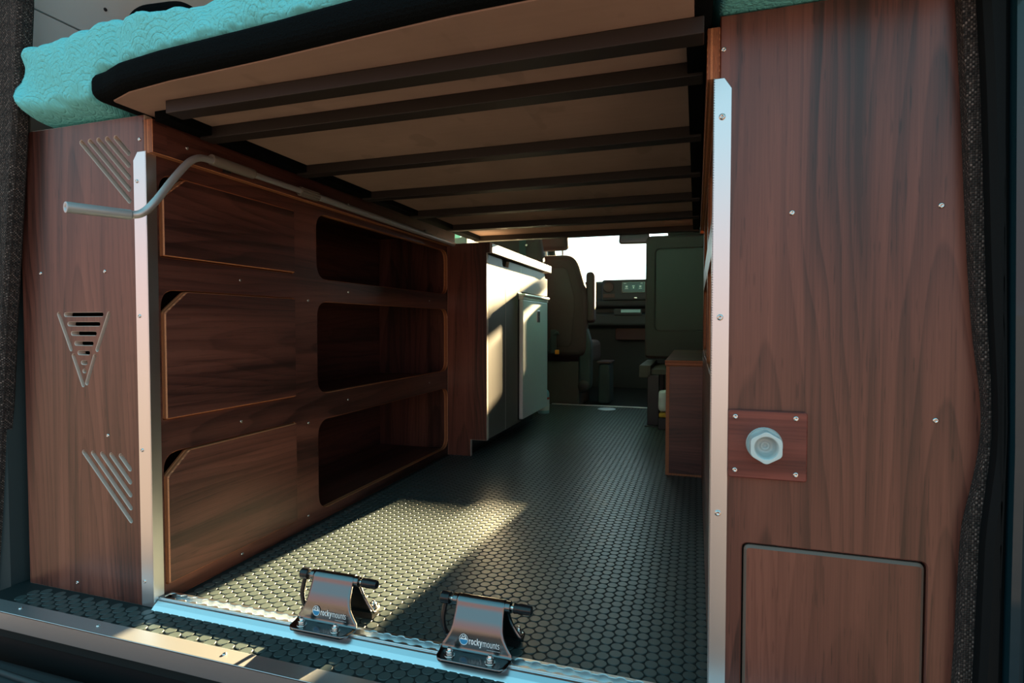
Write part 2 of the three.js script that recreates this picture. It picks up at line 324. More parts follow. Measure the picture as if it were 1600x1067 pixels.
// ------------------------------------------------------------------ storage cabinet beside the garage, with doors and open bays
const bays = [[0.03, 0.275], [0.347, 0.597], [0.658, 0.834]], doorYs = [[0.035, 0.285], [0.354, 0.6], [0.666, 0.82]];
{
  const t = thing('storage_cabinet', 'long walnut storage cabinet with three panel doors, three open bays and slotted end panel', 'cabinet', [-1.14, 0, -0.69]);
  const holes = [];
  for (let k = 0; k < 5; k++) { const x = -1.134 + 0.0225 * k; holes.push(slot(x, 0.887, -1.012, 0.887 - 0.985 * (-1.012 - x), 0.0042)); }
  for (let k = 0; k < 5; k++) { const x = -1.146 + 0.0245 * k; holes.push(slot(x, 0.284, -1.025, 0.284 - 1.02 * (-1.025 - x), 0.0042)); }
  for (const [a, b, y] of [[-1.188, -1.09, 0.555], [-1.179, -1.099, 0.5365], [-1.17, -1.109, 0.518], [-1.161, -1.118, 0.4985], [-1.153, -1.128, 0.48], [-1.144, -1.135, 0.461], [-1.1405, -1.1385, 0.4445]]) holes.push(slot(a, y, b, y, 0.0038));
  for (const q of [[-1.207, 0.556, -1.175, 0.487], [-1.169, 0.474, -1.144, 0.417], [-1.071, 0.556, -1.104, 0.487], [-1.111, 0.474, -1.134, 0.421]]) holes.push(slot(...q, 0.0038));
  const rp = rect(-1.31, -0.972, 0, 0.922); rp.holes.push(...holes);
  part('rear_panel', uvs(panelZ(rp, -0.016, 0.016, 0.0008, 4), 'y', 'z', [1.45, 0.1]), [M.walnut, M.slot], t, 'end panel with slanted and triangular vent slots');
  const fp = rect(0.016, 1.375, 0, 0.915);
  for (const [a, b] of doorYs) fp.holes.push(rpoly([[0.026, a - 0.002, 0.004], [0.4015, a - 0.002, 0.004], [0.4015, b + 0.002, 0.004], [0.026, b + 0.002, 0.034]], THREE.Path));
  for (const [a, b] of bays) fp.holes.push(rpoly([[0.495, a, 0.045], [1.338, a, 0.045], [1.338, b, 0.045], [0.495, b, 0.045]], THREE.Path));
  part('face_panel', uvs(panelX(fp, -0.988, 0.018, 0.001, 8), 'z', 'x', [0.05, 0.02]), FACE, t);
  for (const [a, b] of doorYs) {
    const s = rpoly([[0.0285, a, 0.002], [0.399, a, 0.002], [0.399, b, 0.002], [0.078, b, 0.004], [0.0285, b - 0.042, 0.004]]);
    part('door', uvs(panelX(s, -0.98, 0.0175, 0.0016, 4), 'z', 'x', [0.1 + b * 0.37, 0.3 + b]), FACE, t);
  }
  for (const y of [0.0, 0.309, 0.622, 0.897]) part('shelf', uvs(rbox(-1.3, -0.988, y + 0.001, y + 0.018, -1.356, -0.018, 0.001), 'z'), M.walnutFace, t);
  for (const d of [0.452, 1.357]) part('divider', uvs(rbox(-1.3, -0.988, 0.018, 0.9, -d - 0.018, -d, 0.001), 'y'), M.walnutFace, t);
  part('back_panel', uvs(rbox(-1.318, -1.301, 0.0, 0.915, -1.374, -0.018, 0.001), 'z'), M.walnutFace, t);
  const rail = part('support_rail', uvs(panelX(rect(0, 1.376, 0.852, 0.913), -0.977, 0.024, 0.001), 'z', 'x', [0.02, 0.03]), [M.walnutFace, M.ply], t, 'rail along the top with bare plywood edges');
  for (const d of [0.075, 0.62, 1.2]) small('screw', screwGeo, M.steel, rail, [-0.953, 0.881, -d], TO_X);
  const trim = part('corner_trim', merge(panelZ(rpoly([[-0.9985, 0.001], [-0.968, 0.001], [-0.968, 0.855], [-0.988, 0.855], [-0.9985, 0.84]]), 0.0, 0.0022, 0.0005), panelX(rect(-0.0022, 0.02, 0.001, 0.855), -0.97, 0.0022, 0.0005)), M.alu, t, 'aluminium corner angle');
  for (const y of [0.801, 0.551, 0.299, 0.049]) small('screw', screwGeo, M.steel, trim, [-0.99, y, 0.0022]);
  for (const [x, y] of [[-1.255, 0.638], [-1.079, 0.637], [-1.08, 0.321], [-1.172, 0.02], [-0.984, 0.878]]) small('screw', screwGeo, M.steel, t, [x, y, 0]);
  for (const [y, z] of [[0.634, -0.225], [0.598, -0.457], [0.63, -0.639], [0.625, -1.172], [0.318, -0.222], [0.276, -0.454], [0.315, -0.634], [0.312, -1.169], [0.03, -0.45], [0.018, -0.219]]) small('screw', screwGeo, M.steel, t, [-0.97, y, z], TO_X);
}
// ------------------------------------------------------------------ storage cabinet that faces the camera, with hatch
{
  const t = thing('storage_cabinet', 'tall walnut end cabinet with hatch door below and hose inlet plate, beside tweed pillar', 'cabinet', [0.17, 0, -0.68]);
  const rp = poly([[0.0262, 0], [0.3, 0], [0.3, 0.106], [0.303, 0.3], [0.314, 0.36], [0.325, 0.421], [0.316, 0.541], [0.3, 0.72], [0.29, 0.937], [0.0262, 0.937]]);
  rp.holes.push(rpoly([[0.06, 0.03, 0.008], [0.2675, 0.03, 0.008], [0.2675, 0.248, 0.008], [0.06, 0.248, 0.008]], THREE.Path));
  part('rear_panel', uvs(panelZ(rp, -0.016, 0.016, 0.0016, 5), 'y', undefined, [0.02, 0.12]), M.walnut, t);
  part('door', uvs(panelZ(rect(0.0622, 0.2653, 0.032, 0.2458, 0.008), -0.0155, 0.0165, 0.0034, 5), 'y', undefined, [0.345, 0.6]), [M.walnut, M.doorEdge], t, 'flush hatch door with softened edges');
  part('recess', rbox(0.05, 0.28, 0.02, 0.26, -0.03, -0.0175, 0.001), M.black, t);
  const fp = rect(0.016, 1.27, 0, 0.93);
  for (const [a, b] of [[0.452, 0.646], [0.709, 0.85]]) for (const [c, d] of [[0.05, 0.5], [0.56, 1.2]]) fp.holes.push(rpoly([[c, a, 0.03], [d, a, 0.03], [d, b, 0.03], [c, b, 0.03]], THREE.Path));
  part('face_panel', uvs(panelX(fp, 0.022, 0.018, 0.001, 6), 'z', 'x', [0.1, 0.02]), FACE, t);
  for (const y of [0.001, 0.43, 0.67, 0.905]) part('shelf', uvs(rbox(0.04, 0.35, y, y + 0.018, -1.25, -0.018, 0.001), 'z'), M.walnutFace, t);
  part('back_panel', uvs(rbox(0.35, 0.365, 0, 0.93, -1.27, -0.05, 0.001), 'z'), M.walnutFace, t);
  part('divider', uvs(rbox(0.04, 0.35, 0.02, 0.905, -1.27, -1.252, 0.001), 'y'), M.walnutFace, t);
  part('support_rail', uvs(panelX(rect(0, 1.34, 0.857, 0.923), 0.01, 0.016, 0.001), 'z', 'x', [0.12, 0.4]), FACE, t, 'rail along the top with bare plywood edges');
  const trim = part('corner_trim', merge(panelZ(rpoly([[0.0185, 0.001], [0.041, 0.001], [0.041, 0.842], [0.032, 0.856], [0.0185, 0.856]]), 0.0, 0.0022, 0.0005), panelX(rect(-0.0022, 0.016, 0.001, 0.856), 0.0185, 0.0022, 0.0005)), M.alu, t, 'aluminium corner angle');
  for (const y of [0.806, 0.545, 0.285, 0.04]) small('screw', screwBig, M.steel, trim, [0.0295, y, 0.0022]);
  for (const [x, y] of [[0.114, 0.677], [0.274, 0.676], [0.273, 0.421], [0.0305, 0.893]]) small('screw', screwGeo, M.steel, t, [x, y, 0]);
}
// ------------------------------------------------------------------ hose inlet on its plate
{
  const t = thing('hose_inlet', 'pale plastic hose inlet with hex collar on a square reddish wooden plate', 'hose inlet', [0.087, 0.336, 0]);
  part('mounting_plate', uvs(panelZ(rect(0.0412, 0.1345, 0.336, 0.4245, 0.004), 0.0002, 0.0075, 0.0012, 4), 'x', undefined, [0.2, 0.31]), M.walnutRed, t);
  const at = [0.0845, 0.3815, 0.0077];
  part('flange', lathe([[0.012, 0.003], [0.0205, 0.003], [0.0215, 0.0045], [0.0215, 0.001], [0.022, 0]].reverse().map(([r, z]) => [r, z]), 'z', at, 40), M.plastic, t);
  const hex = new THREE.Shape(); for (let i = 0; i < 6; i++) { const a = (i + 0.5) * Math.PI / 3; const p = [Math.cos(a) * 0.0198, Math.sin(a) * 0.0198]; i ? hex.lineTo(...p) : hex.moveTo(...p); } hex.closePath();
  const hexR = rpoly([...Array(6)].map((_, i) => { const a = (i + 0.5) * Math.PI / 3; return [Math.cos(a) * 0.0212, Math.sin(a) * 0.0212, 0.0045]; }));
  const hp = new THREE.Path(); hp.absarc(0, 0, 0.0142, 0, Math.PI * 2, true); hexR.holes.push(hp);
  const hg = extrude(hexR, 0.021, 0.0008, 20, 2); hg.translate(at[0], at[1], at[2] + 0.004); part('hex_collar', hg, M.plastic, t);
  part('socket', lathe([[0.0144, 0.023], [0.0132, 0.0225], [0.0128, 0.014], [0.0108, 0.0135], [0.0104, 0.008], [0.006, 0.0075], [0.0055, 0.0095], [0.003, 0.0095], [0.0025, 0.007], [0, 0.007]], 'z', at, 36), M.plasticIn, t, 'stepped hollow inside the collar');
  for (const [x, y] of [[0.0495, 0.416], [0.121, 0.4165], [0.0495, 0.346], [0.1215, 0.345]]) small('screw', screwGeo, M.steel, t, [x, y, 0.0077]);
}
// ------------------------------------------------------------------ bed platform and its bars
const frontZ = (x) => { const P = [[-1.4, 0.02], [-0.955, 0.086], [-0.9, 0.103], [-0.8, 0.115], [-0.6, 0.127], [-0.45, 0.14], [-0.3, 0.152], [0, 0.16], [0.4, 0.16]]; let i = 0; while (i < P.length - 2 && x > P[i + 1][0]) i++; const [a, b] = [P[i], P[i + 1]]; return a[1] + (b[1] - a[1]) * (x - a[0]) / (b[0] - a[0]); };
{
  const t = thing('bed_platform', 'raised bed base with tan underside, black felt edge and dark cross bars', 'bed base', [-0.47, 0.9, -0.75]);
  const outline = (inset, left = inset, cr = 0.022) => { const x0 = -0.998 + left, x1 = 0.012 - inset, pts = []; for (let i = 0; i <= 60; i++) { const x = x0 + (x1 - x0) * (i / 60) ** 1.6; let z = frontZ(x) - inset; const e = x - x0; if (e < cr) z -= cr - Math.sqrt(cr * cr - (cr - e) ** 2); pts.push([x, -z]); } return [[x1, 1.62 - inset], [x0, 1.62 - inset], ...pts]; };
  const edge = poly(outline(-0.004));
  part('felt_edge', uvs(panelY(edge, 0.9225, 0.044, 0.016, 4, 4), 'x'), M.felt, t, 'black felt wrapped round the rim');
  part('board', uvs(panelY(poly(outline(0.018, 0.035, 0.006)), 0.9205, 0.004, 0.0005), 'x'), M.board, t, 'tan underside board');
  for (const z of [0.042, -0.084, -0.367, -0.655, -0.945, -1.236, -1.53]) part('crossbar', rbox(z > 0 ? -0.872 : -0.93, 0.006, 0.8985, 0.9205, z - 0.034, z, 0.0015), M.beam, t);
  for (const [a, b] of [[-0.936, -0.9], [-0.016, 0.0085]]) part('side_bar', rbox(a, b, 0.903, 0.9222, -1.61, 0.009, 0.0015), M.felt, t);
}
// ------------------------------------------------------------------ quilt
{
  const X0 = -1.268, X1 = 0.33, Y1 = 1.072, Zb = -1.66, pos = [], idx = [], NX = 220, NR = 120;
  // cross-section ring in (z, y) swept along x with rounded ends
  const ring = [];
  { const cx = [[1, 0.12], [1.06, 0.35], [1.03, 0.62], [0.97, 0.82], [0.88, 0.95], [0.7, 1]]; }
  for (let i = 0; i <= NX; i++) {
    const s = i / NX, x = X0 + (X1 - X0) * s, e = Math.min((x - X0) / 0.045, (X1 - x) / 0.06, 1), cap = Math.sqrt(Math.max(0, 1 - (1 - e) ** 2));
    const yb0 = x < -0.95 ? 0.9235 + 0.043 * smooth(-1.04, -1.003, x) : x > 0.02 ? 0.9385 : 0.9665, side = smooth(-0.93, -0.99, x);
    const yb = yb0, yt = Y1 - 0.02 + 0.026 * smooth(-0.84, -1.0, x), zf = (x < -0.96 ? 0.066 - 0.028 * smooth(-0.96, -1.27, x) : frontZ(x) - 0.022);
    const yc = (yb + yt) / 2, h = (yt - yb) / 2 * (0.25 + 0.75 * cap), D = (zf - Zb) / 2, zc = (zf + Zb) / 2;
    for (let j = 0; j < NR; j++) {
      const a = j / NR * 2 * Math.PI, ca = Math.cos(a), sa = Math.sin(a);
      // superellipse with fine sampling at the front edge
      const n = 0.32; let z = Math.sign(ca) * Math.pow(Math.abs(ca), 0.12), y = Math.sign(sa) * Math.pow(Math.abs(sa), 0.36);
      let wz = zc + D * z, wy = yc + h * y;
      const ny = (wy - yb) / (yt - yb) * 0.13;
      const fold = (fbm(x * 8, ny * 16 + wz * 6, 91, 3) - 0.5) * 0.024 * (0.4 + 0.6 * clamp(cap)) + (fbm(x * 30, ny * 40 + wz * 25, 95, 3) - 0.5) * 0.012;
      const frontness = smooth(-0.2, 0.02, wz);
      const end = smooth(-1.17, -1.27, x);
      const layer = end * 0.016 * Math.sin((wy - yb) / (yt - yb) * Math.PI * 2.4);
      wz += frontness * (fold * 0.8 + layer);
      wy = Math.max(yb, wy + fold * (sa > 0 ? 0.9 : 0.0));
      let wx = x + (fbm(ny * 25, wz * 12, 97, 2) - 0.5) * 0.03 * (1 - smooth(0, 1, e)) + Math.abs(layer) * (1 - smooth(0, 1, e));
      pos.push(wx, wy, wz);
    }
  }
  for (let i = 0; i < NX; i++) for (let j = 0; j < NR; j++) { const a = i * NR + j, b = i * NR + (j + 1) % NR, c = a + NR, d = b + NR; idx.push(a, c, b, b, c, d); }
  for (const [i, f] of [[0, 1], [NX, 0]]) { const k = pos.length / 3; let s = [0, 0, 0]; for (let j = 0; j < NR; j++) for (let q = 0; q < 3; q++) s[q] += pos[(i * NR + j) * 3 + q] / NR; pos.push(...s); for (let j = 0; j < NR; j++) { const a = i * NR + j, b = i * NR + (j + 1) % NR; f ? idx.push(k, a, b) : idx.push(k, b, a); } }
  const g = new THREE.BufferGeometry(); g.setAttribute('position', new THREE.Float32BufferAttribute(pos, 3)); g.setIndex(idx); g.computeVertexNormals();
  const uv = []; for (let i = 0; i < pos.length; i += 3) uv.push(pos[i], pos[i + 1] - pos[i + 2]); g.setAttribute('uv', new THREE.Float32BufferAttribute(uv, 2));
  const o = shade(new THREE.Mesh(g, M.quilt)); o.name = numbered('bed_quilt'); o.userData = { label: 'turquoise stitched quilt over the mattress on the raised bed', category: 'quilt' }; scene.add(o);
}
{ // black cushion against the pale wall
  const g = new THREE.ExtrudeGeometry(rpoly([[-1.318, 1.08, 0.03], [-1.09, 1.08, 0.03], [-1.1, 1.285, 0.07], [-1.308, 1.3, 0.07]]), { depth: 0.03, bevelEnabled: true, bevelThickness: 0.03, bevelSize: 0.03, bevelOffset: -0.03, bevelSegments: 5, curveSegments: 10 }); g.translate(0, 0, -0.28);
  const o = shade(new THREE.Mesh(uvs(g, 'y'), M.felt)); o.name = numbered('cushion'); o.userData = { label: 'black cushion standing on the quilt against the pale wall', category: 'cushion' }; scene.add(o);
}
// ------------------------------------------------------------------ awning crank clipped along the cabinet rail
{
  const t = thing('crank_handle', 'long metal crank pole with bent handle hung along the cabinet rail', 'crank handle', [-0.935, 0.728, 0.05]);
  part('crank_arm', tube([[-0.937, 0.8665, -0.14], [-0.934, 0.8655, -0.1], [-0.931, 0.859, -0.076], [-0.93, 0.842, -0.053], [-0.93, 0.802, -0.019], [-0.931, 0.758, 0.014], [-0.937, 0.734, 0.035], [-0.945, 0.7275, 0.052], [-0.952, 0.727, 0.08]], 0.0068, 80, 14), M.crank, t);
  const a = new THREE.Vector3(-0.945, 0.7275, 0.05), b = new THREE.Vector3(-0.972, 0.7252, 0.142), dir = b.clone().sub(a), L = dir.length();
  const gg = lathe([[0.0075, 0], [0.0085, 0.001], [0.0089, 0.003], [0.0092, L - 0.001], [0.0088, L], [0.0015, L], [0.0015, L - 0.006], [0, L - 0.006]], 'y', [0, 0, 0], 24);
  gg.applyQuaternion(new THREE.Quaternion().setFromUnitVectors(new THREE.Vector3(0, 1, 0), dir.normalize())); gg.translate(...a.toArray()); part('grip', gg, M.grip, t, 'round grey grip sleeve');
  const along = (pts, r0, x, z0, z1) => { const y = (z) => 0.869 - (z + 0.12) * -0.008; return tube([[x, y(z0), z0], [x, y((z0 + z1) / 2), (z0 + z1) / 2], [x, y(z1), z1]], r0, 8, 18); };
  part('sleeve', along(0, 0.0108, -0.9375, -0.118, -0.232), M.collar, t, 'brown sleeve where the handle enters');
  part('inner_rod', along(0, 0.0068, -0.9385, -0.225, -0.4), M.crank, t);
  const cl = []; for (let i = 0; i < 10; i++) { const q = i / 10 * Math.PI * 2; cl.push(rbox(-0.0015, 0.0015, 0.0085, 0.0118, -0.034, 0.034, 0.0008, 1).rotateZ(q)); }
  part('ribbed_collar', (() => { const g = merge(lathe([[0.007, -0.036], [0.0098, -0.036], [0.0098, 0.036], [0.007, 0.036]], 'z', [0, 0, 0], 20), ...cl); g.translate(-0.939, 0.866, -0.425); return g; })(), M.collar, t);
  part('pole', along(0, 0.0088, -0.9395, -0.46, -1.37), M.crank, t);
  part('hook', tube([[-0.9395, 0.859, -1.37], [-0.9385, 0.859, -1.39], [-0.93, 0.862, -1.398], [-0.924, 0.87, -1.393]], 0.003, 16, 8), M.steel, t);
  for (const z of [-0.17, -1.1]) part('clip', merge(rbox(-0.953, -0.945, 0.856, 0.882, z - 0.008, z + 0.008, 0.001)), M.black, t);
}
// ------------------------------------------------------------------ tie-down track across the floor
{
  const t = thing('tie_down_track', 'aluminium tie-down track with scalloped slot across the rear floor', 'track', [-0.478, 0, -0.02]);
  const x0 = -0.966, x1 = 0.0165, prof = poly([[0.0105, 0.0006], [0.0098, 0.0014], [0.0036, 0.0072], [-0.0038, 0.0125], [-0.0068, 0.0136], [-0.0095, 0.0138], [-0.0095, 0.004], [-0.0335, 0.004], [-0.0335, 0.0138], [-0.037, 0.013], [-0.041, 0.0006]].map(([z, y]) => [-z, y]));
  part('track_base', panelX(prof, x0, x1 - x0, 0), M.track, t);
  const n = 38, pitch = (x1 - x0) / n, top = rect(x0, x1, 0.0085, 0.0345), hole = new THREE.Path();
  const R = 0.0098, hw = 0.0055, dx = Math.sqrt(R * R - hw * hw), c = 0.0215, a = Math.asin(hw / R);
  hole.moveTo(x0 + 0.003, c - hw);
  for (let i = 0; i < n; i++) { const cx = x0 + pitch * (i + 0.5); hole.lineTo(cx - dx, c - hw); hole.absarc(cx, c, R, Math.PI + a, Math.PI * 2 - a, false); }
  hole.lineTo(x1 - 0.003, c - hw); hole.lineTo(x1 - 0.003, c + hw);
  for (let i = n - 1; i >= 0; i--) { const cx = x0 + pitch * (i + 0.5); hole.lineTo(cx + dx, c + hw); hole.absarc(cx, c, R, a, Math.PI - a, false); }
  hole.lineTo(x0 + 0.003, c + hw); hole.closePath(); top.holes.push(hole);
  part('slotted_top', panelY(top, 0.0139, 0.0026, 0.0006, 5), M.track, t);
}
// ------------------------------------------------------------------ fork mounts bolted on the track
const logoTex = (() => {
  const c = document.createElement('canvas'); c.width = 1024; c.height = 288; const g = c.getContext('2d');
  g.clearRect(0, 0, 1024, 288);
  g.fillStyle = '#f4f8fa'; g.beginPath(); g.arc(120, 130, 112, 0, Math.PI * 2); g.fill();
  g.fillStyle = '#2b8fc0'; g.beginPath(); g.arc(120, 130, 100, 0.0, Math.PI); g.fill();
  g.fillStyle = '#10161a'; g.beginPath(); g.arc(120, 130, 100, Math.PI, Math.PI * 2); g.fill();
  g.fillStyle = '#f4f8fa'; g.beginPath(); g.moveTo(24, 132); g.lineTo(92, 44); g.lineTo(118, 76); g.lineTo(146, 34); g.lineTo(216, 132); g.closePath(); g.fill();
  g.fillStyle = '#10161a'; g.beginPath(); g.moveTo(60, 108); g.lineTo(92, 66); g.lineTo(104, 96); g.lineTo(120, 84); g.lineTo(146, 62); g.lineTo(158, 98); g.lineTo(142, 92); g.lineTo(122, 118); g.lineTo(96, 100); g.closePath(); g.fill();
  g.textBaseline = 'alphabetic'; g.fillStyle = '#ffffff'; g.font = 'bold 176px sans-serif'; const w1 = g.measureText('rocky').width, k1 = 340 / w1;
  g.save(); g.translate(244, 206); g.scale(k1, 1); g.fillText('rocky', 0, 0); g.restore();
  g.font = '170px sans-serif'; const k2 = 420 / g.measureText('mounts').width; g.save(); g.translate(590, 206); g.scale(k2, 1); g.fillText('mounts', 0, 0); g.restore();
  g.fillStyle = '#cfd8dc'; for (let x = 700; x < 1010; x += 22) g.fillRect(x, 252, 15, 12);
  const t = new THREE.CanvasTexture(c); t.colorSpace = THREE.SRGBColorSpace; return t;
})();
const M_logo = S({ map: logoTex, transparent: true, roughness: 0.5, polygonOffset: true, polygonOffsetFactor: -1 });
{
  const CX = -0.602, t = thing('fork_mount', 'black bike fork mount on the track, in the sunlit patch by the cabinet', 'fork mount', [CX, 0.0125, -0.048], 'bike fork mounts on the tie-down track');
  const zc = -0.048, half = [[0.012, 0.0165], [-0.006, 0.0165], [-0.0165, 0.0168], [-0.0192, 0.019], [-0.0202, 0.025], [-0.0214, 0.036], [-0.0236, 0.048], [-0.0272, 0.059], [-0.0318, 0.0695], [-0.0362, 0.0795], [-0.0395, 0.0885], [-0.048, 0.0935]];
  const path = [...half, ...half.slice(0, -1).reverse().map(([z, y]) => [2 * zc - z, y])].map(([z, y]) => new THREE.Vector3(0, y, z));
  const curve = new THREE.CatmullRomCurve3(path, false, 'centripetal'); const N = 96, pts = curve.getSpacedPoints(N), len = curve.getLength();
  const widthAt = (s) => { // half width by distance from a foot tip, in metres
    const d = Math.min(s, len - s); const W = [[0, 0.048], [0.003, 0.053], [0.009, 0.057], [0.03, 0.0595], [0.036, 0.058], [0.046, 0.051], [0.056, 0.0455], [0.066, 0.0425], [0.08, 0.041], [0.09, 0.0405], [0.2, 0.042]];
    let i = 0; while (i < W.length - 2 && d > W[i + 1][0]) i++; const [a, b] = [W[i], W[i + 1]]; return a[1] + (b[1] - a[1]) * clamp((d - a[0]) / (b[0] - a[0]));
  };
  const nrm = pts.map((p, i) => { const a = pts[Math.max(0, i - 1)], b = pts[Math.min(N, i + 1)], tz = b.z - a.z, ty = b.y - a.y, l = Math.hypot(tz, ty); return [-(ty) / l * -1, -tz / l]; });   // (z, y) outward
  const shell = (i0, i1, off, thick, ws, uvOn) => {
    const pos = [], uv = [], idx = [], K = 20, rows = [];
    for (let i = i0; i <= i1; i++) for (let k = 0; k <= K; k++) for (const lay of thick ? [0, 1] : [0]) {
      const w = ws(i), x = CX + (k / K * 2 - 1) * w, o = lay ? off - thick : off; pos.push(x, pts[i].y + nrm[i][1] * o, pts[i].z + nrm[i][0] * o); uv.push(k / K, (i1 - i) / (i1 - i0) * 1 < 0 ? 0 : (i - i0) / (i1 - i0));
    }
    const L = thick ? 2 : 1, at = (i, k, l) => ((i - i0) * (K + 1) + k) * L + l;
    for (let i = i0; i < i1; i++) for (let k = 0; k < K; k++) { idx.push(at(i, k, 0), at(i, k + 1, 0), at(i + 1, k, 0), at(i, k + 1, 0), at(i + 1, k + 1, 0), at(i + 1, k, 0)); if (thick) idx.push(at(i, k, 1), at(i + 1, k, 1), at(i, k + 1, 1), at(i, k + 1, 1), at(i + 1, k, 1), at(i + 1, k + 1, 1)); }
    if (thick) {
      for (let i = i0; i < i1; i++) { idx.push(at(i, 0, 0), at(i + 1, 0, 0), at(i, 0, 1), at(i + 1, 0, 0), at(i + 1, 0, 1), at(i, 0, 1)); idx.push(at(i, K, 0), at(i, K, 1), at(i + 1, K, 0), at(i + 1, K, 0), at(i, K, 1), at(i + 1, K, 1)); }
      for (let k = 0; k < K; k++) { idx.push(at(i0, k, 0), at(i0, k, 1), at(i0, k + 1, 0), at(i0, k + 1, 0), at(i0, k, 1), at(i0, k + 1, 1)); idx.push(at(i1, k, 0), at(i1, k + 1, 0), at(i1, k, 1), at(i1, k + 1, 0), at(i1, k + 1, 1), at(i1, k, 1)); }
    }
    let g = new THREE.BufferGeometry(); g.setAttribute('position', new THREE.Float32BufferAttribute(pos, 3)); g.setAttribute('uv', new THREE.Float32BufferAttribute(uv, 2)); g.setIndex(idx);
    g.computeVertexNormals(); return g;
  };
  const sAt = (i) => i / N * len;
  part('bracket', shell(0, N, 0, 0.0042, (i) => widthAt(sAt(i))), M.anod, t, 'folded black metal bracket');
  const i0 = Math.round(0.037 / len * N), i1 = Math.round(0.057 / len * N);
  part('logo', (() => { const g = shell(i0, i1, 0.0004, 0, () => 0.0345); g.translate(0.006, 0, 0); return g; })(), M_logo, t);
  part('barrel', lathe([[0.006, -0.049], [0.0088, -0.049], [0.0094, -0.048], [0.0094, 0.048], [0.0088, 0.049], [0.006, 0.049]], 'x', [CX, 0.083, zc], 28), M.anod, t);
  part('axle', lathe([[0, -0.066], [0.0042, -0.066], [0.0042, 0.066], [0, 0.066]], 'x', [CX, 0.083, zc], 16), M.steel, t, 'bright steel axle');
  const lever = part('lever_knob', lathe([[0, -0.071], [0.0085, -0.071], [0.0098, -0.0695], [0.0098, -0.0565], [0.0085, -0.055], [0, -0.055]], 'x', [CX, 0.083, zc], 24), M.blackGloss, t, 'quick-release cam');
  const lv = new THREE.CatmullRomCurve3([[-0.0635, 0.078, zc], [-0.0655, 0.066, zc + 0.002], [-0.067, 0.05, zc + 0.005], [-0.064, 0.035, zc + 0.006], [-0.0585, 0.024, zc + 0.005]].map(([x, y, z]) => new THREE.Vector3(CX + x, y, z)));
  part('lever', (() => { const g = new THREE.TubeGeometry(lv, 20, 0.0042, 10); return merge(g, lathe([[0, -0.005], [0.004, -0.0035], [0.0052, 0], [0.004, 0.0035], [0, 0.005]], 'y', [CX - 0.0585, 0.024, zc + 0.005], 12)); })(), M.blackGloss, lever);
  part('clamp_nut', lathe([[0, 0.0545], [0.0076, 0.0545], [0.0086, 0.056], [0.0078, 0.062], [0.0088, 0.064], [0.0074, 0.082], [0.006, 0.0835], [0, 0.0835]], 'x', [CX, 0.083, zc], 8), M.blackGloss, t, 'tapered adjusting nut');
  const nut = merge(lathe([[0.0085, 0], [0.0085, 0.0012], [0.0066, 0.0013]], 'y', [0, 0, 0], 18), lathe([[0.0062, 0.001], [0.0062, 0.0066], [0.0052, 0.0078], [0.0036, 0.0078], [0.0034, 0.011], [0.0026, 0.0122], [0, 0.0122]], 'y', [0, 0, 0], 6));
  for (const [x, z] of [[-0.037, -0.0025], [0.03, -0.0025], [-0.037, -0.0935], [0.047, -0.0935]]) small('hex_nut', nut, M.steel, t, [CX + x, 0.0167, z]);
  part('foot_pad', rbox(CX - 0.05, CX + 0.05, -0.0015, 0.0126, -0.108, -0.084, 0.0005), M.black, t);
  t.position.y += 0.0047;
  const c2 = t.clone(); c2.name = numbered('fork_mount'); c2.position.x += 0.278; c2.position.z += 0.004; c2.userData = { ...t.userData, label: 'black bike fork mount on the track, in the shade at mid opening' }; scene.add(c2);
}
// ------------------------------------------------------------------ sill edging and bumper
{
  const t = thing('sill_edging', 'brushed aluminium edging strip along the outer floor sill', 'edging', [-0.5, 0, 0.08]);
  part('angle_strip', merge(rbox(-1.3, 0.2, 0.0005, 0.0035, 0.07, 0.103, 0.001), rbox(-1.3, 0.2, -0.03, 0.0035, 0.1, 0.103, 0.001)), M.aluDull, t);
  for (const x of [-1.2, -1.0, -0.72, -0.42]) small('screw', screwGeo, M.steel, t, [x, 0.0035, 0.084], [-Math.PI / 2, 0, 0]);
  const b = thing('rear_bumper', 'black plastic rear bumper step with moulded ridges below the sill', 'bumper', [-0.5, -0.2, 0.2]);
  part('bumper_body', rbox(-1.5, 0.3, -0.35, -0.078, 0.1035, 0.33, 0.02, 3), M.tread, b);
  for (let i = 0; i < 5; i++) { const z = 0.14 + i * 0.035; part('ridge', tube([[-1.36 - 0.01 * i, -0.079, z - 0.02], [-1.2, -0.077, z], [-0.9, -0.077, z + 0.01], [-0.5, -0.077, z + 0.012], [0.1, -0.077, z + 0.012]], 0.006, 30, 8), M.tread, b); }
}
